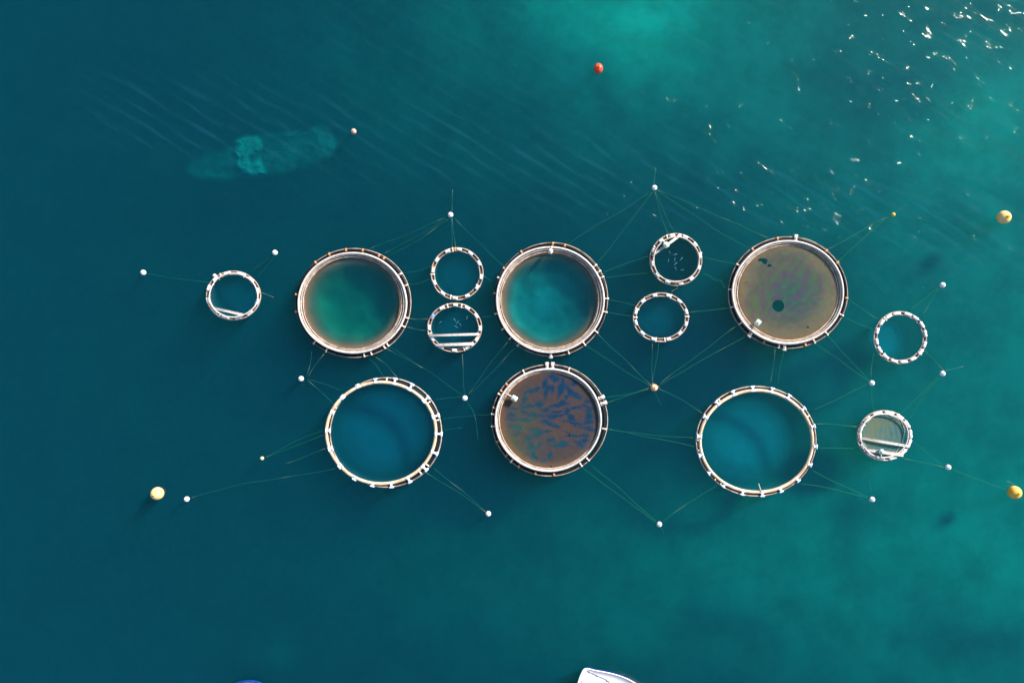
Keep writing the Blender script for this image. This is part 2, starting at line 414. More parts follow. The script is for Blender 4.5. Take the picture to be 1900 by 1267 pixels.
def netted_cage(label, outer, rail, inner, brk, orange, white, bag, seed):
    c = P(outer[0], outer[1]); root = thing('netted_fish_cage', label, 'fish cage', c, 0, 'large netted fish cages')
    c0 = c
    RO = ell(*outer, .12, seed=seed, c0=c0); 
    mb = MB(); mb.tube(RO, .085, 8, True); mb.build('outer_pipe', M['brown'], root)
    fl = [(a*.5 + b*.5) for a, b in zip(outer, (rail[0], rail[1], rail[2]+2, rail[3]+2))]
    mb = MB(); mb.tube(ell(*fl, .10, seed=seed+1, c0=c0), .23, 10, True); mb.build('float_pipe', M['black'], root)
    RL = ell(*rail, .8, seed=seed+2, c0=c0, wob=.003)
    mb = MB(); mb.tube(RL, .19, 10, True); mb.build('handrail', M['white'], root)
    IN = ell(inner[0], inner[1], inner[2]+.8, inner[3]+.8, .16, seed=seed+3, c0=c0, wob=.005)
    # jump net hanging from the rail down to the water
    mb = MB(); LP = []
    for i in range(13):
        tt = i/12; base = lerp_loop(RL, IN, tt); lp = []
        for k, p in enumerate(base):
            a = 2*PI*k/len(base)
            sag = -.10*math.sin(PI*tt)*(1 + .5*math.sin(a*20)) + .05*noise.noise(Vector((p.x*.8, p.y*.8, seed)))
            zz = .8 - .64*tt**.7 + sag if tt > 0 else .8
            lp.append(Vector((p.x, p.y, max(zz, .14))))
        LP.append(lp)
    loft(mb, LP); mb.build('jump_net', M['jump'], root)
    mb = MB(); mb.tube([Vector((p.x, p.y, p.z+.12)) for p in lerp_loop(RL, IN, .42)], .07, 6, True)
    p2 = [Vector((p.x, p.y, .34)) for p in lerp_loop(RL, IN, .80)]; mb.tube(p2, .09, 6, True)
    mb.build('inner_pipe', M['beige'], root)
    for i, (x, y) in enumerate(brk):
        q, th = at_ring(root, tuple((a+b)/2 for a, b in zip(outer, (rail[0], rail[1], rail[2]+3, rail[3]+3))), x, y)
        put(BR, 'bracket', root, q, th, (1.0, 1, 1))
    for x, y in orange:
        q, th = at_ring(root, tuple((a+b)/2 for a, b in zip(outer, (rail[0], rail[1], rail[2]+4, rail[3]+4))), x, y); put(BRO, 'bracket', root, q, th)
    for x, y in white:
        q, th = at_ring(root, (outer[0], outer[1], outer[2]-2, outer[3]-2), x, y); put(BRW, 'bracket', root, q + Vector((0, 0, .1)), th)
    for i in range(24):
        p = RL[int(i*144/24)]; o = put(POST, 'post', root, (p.x*1.012, p.y*1.012, 0), 0)
    return root

Z1 = (4.525, 520, 420); Z2 = (4.873, 890, 420); Z3 = (4.874, 1330, 410); Z4 = (4.873, 890, 650)
A1 = netted_cage('large netted cage with murky green centre and brown rim, leftmost of the netted ones',
    (656.2,562,106.5,101), (653.7,562.2,100,92.5), (653.7,562.2,88.4,83.6),
    ang_pts([(1022,395),(1070,493),(1068,770),(1035,840),(905,995),(875,1012),(768,1070),(708,1085),(385,1052),(278,988)], Z1),
    ang_pts([(693,210),(835,240),(880,258),(555,215),(303,310),(420,250),(140,718),(150,575)], Z1), [], None, 1)
A2 = netted_cage('large netted cage with bright blue-green water inside, in the middle of the upper row',
    (1022.9,555.4,104.5,105), (1020.8,556,99.2,97.4), (1020.3,557,88.2,86.7),
    ang_pts([(1055,348),(1088,405),(1110,460),(1145,655),(1135,775),(1048,950),(942,1060),(800,1132),(343,1078),(270,1018),(205,932),(150,790),(178,470)], Z2),
    ang_pts([(660,170),(770,170),(380,240),(225,385),(138,605)], Z2), ang_pts([(642,1165)], Z2), None, 2)
A3 = netted_cage('large netted cage fully covered by grey-green rainbow sheen net with small holes',
    (1462,543,110.3,103.4), (1462.3,542.5,102.4,95), (1461.8,543,90.8,85.5),
    ang_pts([(178,395),(205,928),(990,1022),(880,1100),(1130,855),(105,620),(555,1135),(130,780)], Z3),
    ang_pts([(545,172),(315,255),(990,265),(1090,375),(1175,700),(303,1000),(800,1135),(430,1080)], Z3), ang_pts([(707,150),(605,1135),(300,1025)], Z3), None, 3)
A4 = netted_cage('large netted cage under brown net with dark blue blotches, below the middle one',
    (1019.8,779.3,107,103.3), (1017.4,779,97.8,94.4), (1019.3,779.3,90.3,87.2),
    ang_pts([(810,160),(1140,710),(988,995),(920,1040),(118,575),(115,685),(285,1000),(175,395),(395,190)], Z4),
    ang_pts([(235,300),(210,375),(140,520),(155,825),(235,955),(350,1050),(670,1115),(505,1100)], Z4),
    ang_pts([(608,155),(657,138),(1098,425),(1120,475)], Z4), None, 4)

# A1, A2: a bag hanging in the water, brown near the rim and fouled green below
def fouled_bag(root, inner, seed, deep, shift, stops):
    net_bag(root, (inner[0], inner[1], inner[2]+1, inner[3]+1), [(1, .14), (.995, -.06), (.95, -.25), (.89, -.55), (.84, -.95), (.80, -1.35), (.75, -1.9), (.68, -2.5), (.55, -deep*.8), (.4, -deep*.95), (0.001, -deep)], stops, seed, .21, shift)
    mb = MB(); mb.tube(ell(inner[0], inner[1], inner[2]+.6, inner[3]+.6, .2, seed=seed, c0=root.location), .085, 6, True); mb.build('net_rope', M['rust'], root)
fouled_bag(A1, (653.7,562.2,88.4,83.6), 11, 4.0, (.4, -.3), NET_GREEN)
fouled_bag(A2, (1020.3,557,88.2,86.7), 12, 3.6, (-.6, -.7), NET_AQUA)

# A3, A4: a taut fine-mesh cover over the whole cage; its weave makes coloured fringes
def mix(a, b, t):
    t = min(max(t, 0), 1); return tuple(p + (q-p)*t for p, q in zip(a, b))
def lin(r, g, b): return srgb(r, g, b)[:3]

def cover(root, inner, colf, holes, seed, name='net_cover', z0=.30, res=.12, poly=None):
    cx, cy, rx, ry = inner; C = P(cx, cy); c0 = root.location; R = max(rx, ry)/10 + .1
    n = int(2*R/res); V = []; cols = []; ids = {}; F = []
    def inside(px, py):
        if poly:
            c = False; j = len(poly)-1
            for i in range(len(poly)):
                (xi, yi), (xj, yj) = poly[i], poly[j]
                if (yi > py) != (yj > py) and px < (xj-xi)*(py-yi)/(yj-yi)+xi: c = not c
                j = i
            return c
        return ((px-cx)/(rx+1.5))**2 + ((py-cy)/(ry+1.5))**2 < 1
    def vid(i, j):
        if (i, j) in ids: return ids[(i, j)]
        x = C.x - R + i*res; y = C.y - R + j*res; px = 950 + x*10; py = 633.5 - y*10
        rr = math.hypot((px-cx)/rx, (py-cy)/ry)
        z = max(.10, z0 - .14*(1-min(rr, 1)**2)) + .015*noise.noise(Vector((x, y, seed)))
        V.append((x - c0.x, y - c0.y, z)); cols.append(colf(px, py, rr)); ids[(i, j)] = len(V)-1
        return ids[(i, j)]
    for j in range(n):
        for i in range(n):
            px = 950 + (C.x - R + (i+.5)*res)*10; py = 633.5 - (C.y - R + (j+.5)*res)*10
            if not inside(px, py): continue
            hole = False
            for hx, hy, hr, hs, ha in holes:
                dx, dy = px-hx, py-hy; c, s = math.cos(ha), math.sin(ha); dx, dy = dx*c+dy*s, -dx*s+dy*c
                d = math.hypot(dx/hr, dy/hs)
                if d < 1 + (.35*noise.noise(Vector((px*.35, py*.35, 5))) if hr != hs else 0): hole = True; break
            if hole: continue
            F.append((vid(i, j), vid(i+1, j), vid(i+1, j+1), vid(i, j+1)))
    me = bpy.data.meshes.new(name); me.from_pydata(V, [], F); me.materials.append(M['cover']); me.update()
    ca = me.color_attributes.new('pattern', 'FLOAT_COLOR', 'POINT')
    ca.data.foreach_set('color', [v for c_ in cols for v in (*c_, 1)])
    me.polygons.foreach_set('use_smooth', [True]*len(me.polygons))
    return link(name, me, root)

KD = .50        # net albedo scale
def col_sheen(px, py, rr):
    x, y = (px-1462)/90, (py-543)/85
    wx = .22*vnoise(x, y, 1.3, 21); wy = .22*vnoise(x, y, 1.3, 22); X, Y = x + wx, y + wy
    f1 = math.cos(42*X*abs(X) + 9*Y + 1.0)*math.cos(40*Y*abs(Y) - 6*X)
    f2 = math.cos((38*X + 10*Y*abs(Y))*(.4 + .8*abs(Y)) + 14*Y + 3*vnoise(x, y, 2.2, 23))
    f = .5*f1 + .5*f2
    base = mix(lin(118, 114, 96), lin(68, 106, 108), 1.2 - 1.6*math.hypot(x - .05, y - .08))
    c = mix(base, lin(84, 134, 82), max(f, 0)*.85); c = mix(c, lin(118, 80, 118), max(-f, 0)*.85)
    fine = math.cos(px*.92 + 3*X)*math.cos(py*.92 + 3*Y)*(.35 + .65*math.exp(-((x-.35)**2+(y+.05)**2)/.18))
    c = mix(c, lin(96, 92, 140) if fine > 0 else lin(80, 130, 100), abs(fine)*.35)
    c = mix(c, lin(172, 150, 108), (rr-.66)*1.5 + .25*vnoise(x, y, 2, 24))
    c = mix(c, lin(176, 112, 56), (rr - .955)*12)
    dk = 1 + .10*vnoise(x, y, 9, 25)
    return tuple(v*KD*dk for v in c)

BLOBS = [(575,310,18,52,.35),(632,350,26,34,-.5),(590,392,12,28,.1),(500,362,38,16,-.5),(430,385,26,14,-.6),(405,440,20,42,.35),(635,245,16,26,-.4),(692,268,30,24,.1),
 (722,345,28,62,.18),(740,300,10,40,.05),(800,352,26,56,-.55),(862,412,44,20,.55),(840,295,28,26,-.7),(548,478,30,30,.2),(612,385,14,16,0),(720,492,60,20,-.22),(670,510,36,10,-.2),
 (598,540,36,20,.15),(782,558,28,24,.1),(865,522,50,12,-.05),(975,468,32,12,0),(970,512,46,9,.1),(480,592,32,24,-.1),(655,604,42,24,-.05),(725,598,30,12,-.1),(830,612,28,18,.1),
 (975,570,34,32,.3),(975,632,46,22,.05),(600,655,52,20,.35),(650,688,70,12,.25),(850,655,80,8,.16),(960,690,74,8,.2),(330,625,90,7,-.05),(410,632,60,9,-.1),(350,520,95,8,-.08),(460,500,50,12,-.25),
 (290,590,40,16,-.1),(390,560,24,20,.2),(520,745,46,32,.2),(480,718,40,12,.2),(590,742,36,9,-.1),(438,800,26,22,.1),(625,810,36,14,-.2),(738,845,46,28,-.15),(690,860,40,10,.1),(880,762,70,8,-.05),(800,735,40,6,.3),
 (930,810,22,34,.7),(880,850,16,26,-.8),(920,872,20,12,.2),(985,828,16,14,0),(480,890,22,46,-.45),(500,950,22,34,-.1),(630,952,22,20,0),(570,1010,20,18,0),(540,860,18,26,.4),(345,720,20,40,.3),(310,690,40,10,.3),
 (770,420,12,24,.1),(1010,720,50,8,.15),(700,560,40,8,-.1),(560,590,24,12,.4)]
def col_blotch(px, py, rr):
    zx, zy = (px-890)*4.873, (py-650)*4.873; x, y = (px-1019)/90, (py-779)/87
    zx += 30*vnoise(x, y, 2.6, 31) + 14*vnoise(x, y, 7, 38); zy += 26*vnoise(x, y, 2.6, 32) + 8*vnoise(x, y, 7, 39); b = 0
    for bx, by, sx, sy, a in BLOBS:
        dx, dy = zx-bx, zy-by
        if abs(dx) > 230 or abs(dy) > 230: continue
        c, s = math.cos(a), math.sin(a); dx, dy = dx*c+dy*s, -dx*s+dy*c
        b = max(b, math.exp(-.40*((dx/sx)**2 + (dy/sy)**2)))
    base = mix(lin(99, 84, 84), lin(112, 87, 78), .5 + vnoise(x, y, 1.6, 33))
    purple = lin(76, 74, 112); blue = mix(lin(22, 74, 112), lin(14, 94, 108), .5 + 1.4*vnoise(x, y, 1.4, 34) + .4*y)
    th_ = math.atan2(y, x) if rr > .02 else 0; st = (math.cos(y*44 + 6*vnoise(x*.5, y, 2.2, 37))*min(1, abs(x)*1.8)*.16 if abs(x) > abs(y)*.8 else math.cos(th_*26 + 5*vnoise(x, y*.5, 2.2, 43))*.16*min(1, rr*1.6)); b += st + .10*vnoise(x, y, 5, 40)
    c = mix(base, purple, (b - .12)*1.5); c = mix(c, blue, (b - .42)*2.5)
    edge = G(px, py, 948, 838, 40, 52)
    c = mix(c, lin(92, 118, 88), edge*.7*(.7 + vnoise(x, y, 3, 35)))
    c = mix(c, lin(170, 128, 88), (rr - .86)*5*max(0, .45 - .6*x*.6 + .55*y)); c = mix(c, lin(150, 88, 44), (rr - .965)*14)
    dk = 1 + .09*vnoise(x, y, 10, 36)
    return tuple(v*KD*dk for v in c)

cover(A3, (1461.8,543,90.8,85.5), col_sheen, [(1415,483,9.5,3.6,.05),(1418,487,5,3,.4),(1427,493,4,3.2,.2),(1443.5,567.5,11.2,11.2,0),(1384,524,1.8,.9,0),(1498,607,2.8,1.6,.4),(1530,493,1.5,1,0)], 5)
cover(A4, (1019.3,779.3,90.3,87.2), col_blotch, [(1056,807.5,2.0,1.8,0),(1022.5,865,3.2,1.2,.9)], 6)

# ---- large open rings
def hbr_mesh():
    mb = MB()
    for s in (-1, 1): mb.box((s*.52, 0, .34), .40, .86, .42, 0, .10)
    mb.box((0, 0, .36), 1.0, .40, .22, 0, .05)
    return mb.mesh('bracket', M['blueH'])
HB = hbr_mesh()
CL = bracket_mesh('clamp', M['bracket'], .5, .2, .2, False)
def open_ring(label, thick, thin, brs, zoom, clamps, seed, stops=NET_PLAIN):
    c = P(thin[0], thin[1]); root = thing('open_fish_cage', label, 'fish cage', c, 0, 'large open rings'); c0 = c
    mb = MB(); mb.tube(ell(*thin, .14, seed=seed, c0=c0), .12, 8, True); mb.build('outer_pipe', M['brown'], root)
    mid = tuple((a*.45+b*.55) for a, b in zip(thin, thick))
    mb = MB(); mb.tube(ell(*mid, .06, seed=seed+1, c0=c0), .24, 8, True); mb.build('middle_pipe', M['black'], root)
    mb = MB(); mb.tube(ell(*thick, .30, seed=seed+2, c0=c0), .30, 12, True); mb.build('inner_pipe', M['tan'], root)
    avg = tuple((a+b)/2 for a, b in zip(thin, thick))
    for x, y in ang_pts(brs, zoom):
        q, th = at_ring(root, avg, x, y)
        # stretch each bracket to span both pipes where it sits
        e1, _ = at_ring(root, thick, x, y); e2, _ = at_ring(root, thin, x, y); span = max((e2-e1).length, .55)
        q = (e1 + e2)/2; v = e2 - e1; th = math.atan2(v.y, v.x) if v.length > .4 else th
        put(HB, 'bracket', root, q + Vector((0, 0, .14)), th, (span/1.04, 1, 1))
    for x, y in ang_pts(clamps, zoom):
        q, th = at_ring(root, avg, x, y); put(CL, 'clamp', root, q, th)
    ex = (thick[0], thick[1], thick[2]-2, thick[3]-2)
    net_bag(root, ex, [(1, .15), (.985, -1.6), (.96, -3.4), (.90, -4.8), (.80, -5.3), (.5, -5.5), (0.001, -5.6)], stops, seed+50, .08)
    return root
ZL1 = (4.873, 580, 670); ZL2 = (5.067, 1270, 690)
L1 = open_ring('open ring with tan pipe around plain deep blue water, left of the two',
    (707.4,803,101.5,94), (716.3,802.2,103.3,101.3),
    [(572,172),(748,178),(890,235),(1025,345),(1115,495),(1148,655),(1118,830),(1025,972),(880,1078),(715,1112),(547,1105),(390,1048),(262,940),(170,788),(140,625),(175,458),(268,318),(408,215)],
    ZL1, [(672,165),(1137,530),(985,1015),(1055,948),(205,418),(1085,350)], 21)
L2 = open_ring('open ring around teal water with a pole sticking inward at its foot',
    (1403.6,818.8,104.5,94.2), (1403.2,818.2,110.8,101.5),
    [(632,155),(815,168),(975,225),(1110,345),(1195,510),(1215,697),(1165,865),(1055,1010),(895,1105),(722,1150),(540,1128),(370,1055),(235,940),(145,780),(128,603),(185,418),(298,285),(452,195)],
    ZL2, [(1168,410),(320,262),(115,640),(125,735),(280,1010),(335,1050)], 25, NET_TEAL)
mb = MB(); p0 = P(1413.5, 915, .6); p1 = P(1407.5, 897, .75)
mb.tube([p0 - L2.location, p1 - L2.location], [.10, .08], 8); mb.build('pole', M['beige'], L2)

# ---- small rings on foam floats
def float_mesh(name, m, L=1.0):
    mb = MB(); mb.box((0, 0, .30), .50, L, .52, 0, .13); mb.box((0, L*.28, .30), .53, .05, .54); mb.box((0, -L*.28, .30), .53, .05, .54)
    return mb.mesh(name, m)
FLT = {L: float_mesh('float', M['float'], L) for L in (.95, 1.25, 1.6)}
FLB = float_mesh('float', M['bluefl'], .95)
cm = MB(); cm.box((0, 0, .36), .72, .40, .22, 0, .06); CLO = cm.mesh('clamp', M['orange']); cm2 = MB(); cm2.box((0, 0, .34), .86, .26, .22, 0, .05); CLB = cm2.mesh('clamp', M['bracket'])

def small_ring(label, e, n, off, L, seed, blue=(), oranges=(), creams=(), rail=None, bag=True, extra_white=0.0, stops=NET_SMALL):
    c = P(e[0], e[1]); root = thing('small_fish_cage', label, 'fish cage', c, 0, 'small fish cages on white floats'); c0 = c
    mid = (e[0], e[1], e[2]-4, e[3]-4)
    for nm, d, r in (('outer_pipe', 3.0, .115), ('inner_pipe', -2.6, .08)):
        mb = MB(); mb.tube(ell(mid[0], mid[1], mid[2]+d, mid[3]+d, .24, 120, seed, c0=c0), r, 8, True); mb.build(nm, M['brown'], root)
    a = ell(mid[0], mid[1], mid[2]+2.4, mid[3]+2.4, .17, 120, seed, c0=c0); b = ell(mid[0], mid[1], mid[2]-2.1, mid[3]-2.1, .17, 120, seed, c0=c0)
    lo = [Vector((p.x, p.y, .02)) for p in a]; li = [Vector((p.x, p.y, .02)) for p in b]
    mb = MB(); loft(mb, [lo, a, b, li]); mb.build('walkway', M['deck'], root)
    C = P(mid[0], mid[1]); rnd = random.Random(seed)
    def at(ang):
        x = C.x + mid[2]/10*math.cos(ang); y = C.y + mid[3]/10*math.sin(ang)
        return Vector((x - c0.x, y - c0.y, 0)), math.atan2(math.sin(ang)/mid[3], math.cos(ang)/mid[2])
    for i in range(n):
        ang = math.radians(off) + 2*PI*i/n + rnd.uniform(-.035, .035); q, th = at(ang)
        put(FLB if i in blue else FLT[L], 'float', root, q, th + rnd.uniform(-.05, .05), (1, rnd.uniform(.88, 1.08), 1))
    for dg in oranges: q, th = at(math.radians(dg)); put(CLO, 'clamp', root, q, th)
    for dg in creams: q, th = at(math.radians(dg)); put(CLB, 'clamp', root, q, th)
    if rail:
        mb = MB(); lp = ell(*rail, .85, 120, seed+5, c0=c0, wob=.012); mb.tube(lp, .12, 8, True)
        mb.build('handrail', M['white'] if extra_white else M['beige'], root)
        for i in range(12): p = lp[i*10]; put(POST, 'post', root, (p.x, p.y, 0), 0, (1, 1, .85))
    if bag:
        net_bag(root, (mid[0], mid[1], mid[2]-3, mid[3]-3), [(1, .12), (.98, -1.4), (.94, -3.2), (.84, -4.6), (.5, -5.1), (0.001, -5.2)], stops, seed+60, .08)
    return root

def beam(root, x0, y0, x1, y1, z=.75, wd=.34):
    a = P(x0, y0, z) - root.location; b = P(x1, y1, z) - root.location; v = b - a
    mb = MB(); mb.box((a+b)/2, v.length, wd, .18, math.atan2(v.y, v.x), .05)
    nrm = Vector((-v.y, v.x, 0)).normalized()*wd*.5
    for s in (-1, 1): mb.tube([a + nrm*s + Vector((0, 0, .12)), b + nrm*s + Vector((0, 0, .12))], .05, 6)
    for p in (a, b):
        mb.tube([(p.x, p.y, .2), (p.x, p.y, z - .02)], .10, 6)
    return mb.build('walkway_beam', M['white'], root)

S1 = small_ring('small round cage crossed by one white beam near its foot, farthest left', (433,548.5,51,46), 12, 12, 1.25, 41, oranges=(38, 8), creams=(62, 118, 240), rail=(433,548,45,40.5), extra_white=1)
beam(S1, 394, 571, 452, 584.5)
mb = MB(); q = P(397.5, 511.5, .4) - S1.location
mb.lathe([(.001,.55),(.22,.5),(.34,.3),(.36,.1),(.25,-.1)], 14, (q.x, q.y, .1)); mb.tube([(q.x, q.y, .3), (q.x+1.0, q.y-.75, .4)], .09, 6); mb.build('float_arm', M['white'], S1)
S2 = small_ring('plain small float ring just above the one with two level beams', (848,508,49,49), 12, 84, .95, 42, oranges=(94, 165), creams=(100, 182, 330, 255))
S3 = small_ring('small round cage crossed by two level white beams with fish inside', (843.5,608,51,46), 12, 90, .95, 43, blue=(2,), oranges=(155, 338), creams=(74, 106, 195, 292))
beam(S3, 796, 622.5, 889, 620); beam(S3, 808, 640, 879, 638, wd=.45)
S4 = small_ring('small round cage crossed at a slant by one white beam with fish inside', (1254,482,49,49), 12, 100, .95, 44, oranges=(84, 285), creams=(112, 150, 15), rail=(1255,481.5,42.5,41.5), bag=False)
net_bag(S4, (1254,482,40,40), [(1, .12), (.98, -1), (.9, -3), (.5, -4.5), (0.001, -4.6)], NET_DARK, 88, .3)
beam(S4, 1211, 474, 1263.5, 435.5, wd=.36)
S5 = small_ring('small plain float ring just above the orange and cream buoy', (1226,589,52,46), 12, 75, .95, 45, oranges=(), creams=(68, 180, 158, 2, 258, 278))
S6 = small_ring('small round cage almost all white, around bright blue water, at the right of the farm', (1670,626.5,49.5,49), 16, 8, 1.25, 46, oranges=(248, 78), creams=(225, 130, 320), rail=None, stops=NET_TEAL)
S7 = small_ring('small round cage covered by pale grey-green net and crossed by two white beams', (1640.7,808,51,47), 14, 5, 1.6, 47, oranges=(), creams=(60, 75, 150), rail=(1640.7,808,44.5,40.5), extra_white=1, bag=False)
def col_pale(px, py, rr):
    x, y = (px-1641)/40, (py-808)/40
    wv_ = math.cos(px*.75 + 6*vnoise(x, y, .8, 41) + .12*(py-800)*x)
    c = mix(lin(120, 150, 138), lin(84, 134, 142), .5 + .5*wv_*(1 if py < 812 else .35)); c = mix(c, lin(138, 148, 118), .4 + vnoise(x, y, 1.5, 42))
    return tuple(v*.55 for v in c)
POLY7 = [(1630,766),(1646,768),(1672,780),(1679,797),(1674,823),(1662,840),(1635,849),(1612,838),(1600,816),(1598,800),(1604,786)]
cover(S7, (1640,808,42,42), col_pale, [], 9, poly=POLY7, z0=.32)
mb = MB(); mb.tube([P(x, y, .36) - S7.location for x, y in POLY7], .06, 6, True); mb.build('net_rope', M['beige'], S7)
beam(S7, 1594, 812, 1685, 827.5); beam(S7, 1603, 834, 1676, 844, wd=.5)

# ---- feeders
def feeder(label, bx, by, ax, ay, base, s=.55, mt='feeder', z=1.35):
    b = P(bx, by, z); a = P(ax, ay, z - .2); v = b - a; th = math.atan2(v.y, v.x)
    root = thing('fish_feeder', label, 'feeder', (b.x, b.y, z - .3), th, 'fish feeders')
    mb = MB(); mb.box((0, 0, .25), s*1.5, s*1.25, .6, 0, .12); mb.build('hopper', M[mt], root)
    mb = MB(); mb.lathe([(.001,.64),(s*.4,.63),(s*.45,.56)], 14); mb.build('lid', M['white'], root)
    mb = MB(); mb.tube([(-v.length, 0, 0), (-s*.6, 0, .1)], .09, 6); mb.build('arm', M['bracket'], root)
    return root
feeder('pale green feeder box on an arm over the brown and blue blotched net', 954.5, 739, 938, 729, 0, .75)
feeder('pale green feeder box on an arm over the rainbow sheen net', 1406.5, 598.5, 1396, 611, 0, .72)
feeder('white feeder box at the top rim of the blue-green cage', 1021.5, 466.5, 1024.5, 456, 0, .62, 'white')
feeder('pale green feeder box on the slanted white beam', 1236, 454.5, 1228.5, 443, 0, .70)
feeder('pale green feeder box on the lower beam of the grey-green netted cage', 1636, 838, 1636, 851, 0, .58)

# ------------------------------------------------------------------ buoys
def buoy_proto(name, r, body_m, eye_m, cap_m=None, squash=.92, band=None):
    root = bpy.data.objects.new(name, None); COL.objects.link(root); root.empty_display_size = .2
    mb = MB(); prof = [(.001, r*squash)] + [(r*math.sin(t), r*squash*math.cos(t)) for t in [PI*i/14 for i in range(1, 14)]] + [(.001, -r*squash)]
    mb.lathe(prof, 32, (0, 0, r*.30)); mb.build('body', M[body_m], root)
    mb = MB(); top = r*.30 + r*squash
    mb.lathe([(r*.16, top - .03*r), (r*.15, top + .10*r), (.001, top + .10*r)], 16)
    R = max(r*.13, .05); mb.tube([(R*math.cos(a), 0, top + .10*r + R*.7 + R*math.sin(a)) for a in [2*PI*i/12 for i in range(12)]], R*.3, 6, True)
    mb.build('mooring_eye', M[eye_m], root)
    if cap_m:
        # painted patch round the crown
        mb = MB(); off = r*.012; th = [.22*i/5*1.9 for i in range(6)]
        pr = [(max((r+off)*math.sin(t_), .001), (r+off)*squash*math.cos(t_)) for t_ in th]
        mb.lathe(list(reversed(pr)), 24, (0, 0, r*.30)); o = mb.build('crown_patch', M[cap_m], root)
    return root

def buoys(proto, rows, cat, group):
    for i, (px, py, lab) in enumerate(rows):
        o = proto if i == 0 else copy_tree(proto)
        o.location = P(px, py, 0); o.rotation_euler = (0, 0, i*1.3); tag(o, lab, cat, group)

buoys(buoy_proto('white_buoy', .50, 'by_white', 'eye_w'), [
    (266.5,506,'white buoy farthest left, on a single rope to the one-beam cage'),
    (510.5,469,'white buoy up and to the right of the leftmost small cage'),
    (836,399,'white buoy above the small float cage, ropes fanning down to the green centred cage'),
    (1214,349,'highest white buoy, above the cage with the slanted beam'),
    (559,702.5,'white buoy just below the left side of the green centred cage'),
    (347,925.5,'white buoy beside the large pale yellow buoy at lower left'),
    (862.5,738.5,'white buoy between the left open ring and the brown blotched cage'),
    (906,952.5,'white buoy below and right of the left open ring'),
    (1223,972,'lowest white buoy, between the brown blotched cage and the right open ring'),
    (1617,710.5,'white buoy directly above the grey-green netted small cage'),
    (1748,529,'white buoy above and right of the almost all white small cage'),
    (1748,693,'white buoy below and right of the almost all white small cage'),
    (1758.5,866.5,'white buoy right of the grey-green netted small cage, towards the big yellow buoy'),
    (1617.5,926,'white buoy directly below the grey-green netted small cage')], 'buoy', 'white mooring buoys')
buoys(buoy_proto('small_yellow_buoy', .36, 'by_sy', 'eye', squash=1.0), [(1657,398.5,'small bright yellow buoy above right of the rainbow sheen cage')], 'buoy', 'small yellow buoys')
buoys(buoy_proto('small_yellow_buoy', .34, 'by_sp', 'eye', squash=1.0), [(486.5,850,'tiny pale yellow buoy left of the left open ring')], 'buoy', 'small yellow buoys')
buoys(buoy_proto('small_red_buoy', .52, 'by_pink', 'eye_w'), [(656.5,244.5,'small faded red buoy beside the pale sunken shape')], 'buoy', None) if False else None
o = buoy_proto('small_red_buoy', .50, 'by_pink', 'eye_w'); o.location = P(656.5, 244.5); tag(o, 'small faded red buoy beside the pale sunken shape', 'buoy')
o = buoy_proto('red_buoy', .88, 'by_red', 'eye'); o.location = P(1110, 128.5); tag(o, 'bright red-orange buoy alone near the top of the picture', 'buoy'); o.scale = (.95, 1.08, 1)
o = buoy_proto('orange_buoy', .66, 'by_or', 'eye'); o.location = P(1213.3, 719); tag(o, 'orange and cream buoy where many ropes meet below the small cages', 'buoy')
col_ = MB()
for a_ in (2.6, .2, 1.9): col_.tube([(math.cos(a_)*.45, math.sin(a_)*.45, .15), (math.cos(a_)*.95, math.sin(a_)*.95, .08)], [.14, .10], 6)
col_.build('shackle', M['eye'], o)
o = buoy_proto('large_yellow_buoy', 1.18, 'by_pale', 'by_pale', 'by_pale'); o.location = P(293.5, 914.5); tag(o, 'large pale yellow buoy at lower left of the farm', 'buoy', 'large yellow buoys')
o = buoy_proto('large_yellow_buoy', 1.22, 'by_pale', 'by_cap', 'by_cap'); o.location = P(1860, 404); tag(o, 'large pale buoy with orange spot at the upper right edge', 'buoy', 'large yellow buoys')
o = buoy_proto('large_yellow_buoy', 1.20, 'by_yell', 'by_cap', 'by_cap'); o.location = P(1880, 912.5); tag(o, 'large yellow buoy with orange spot at the lower right edge', 'buoy', 'large yellow buoys')

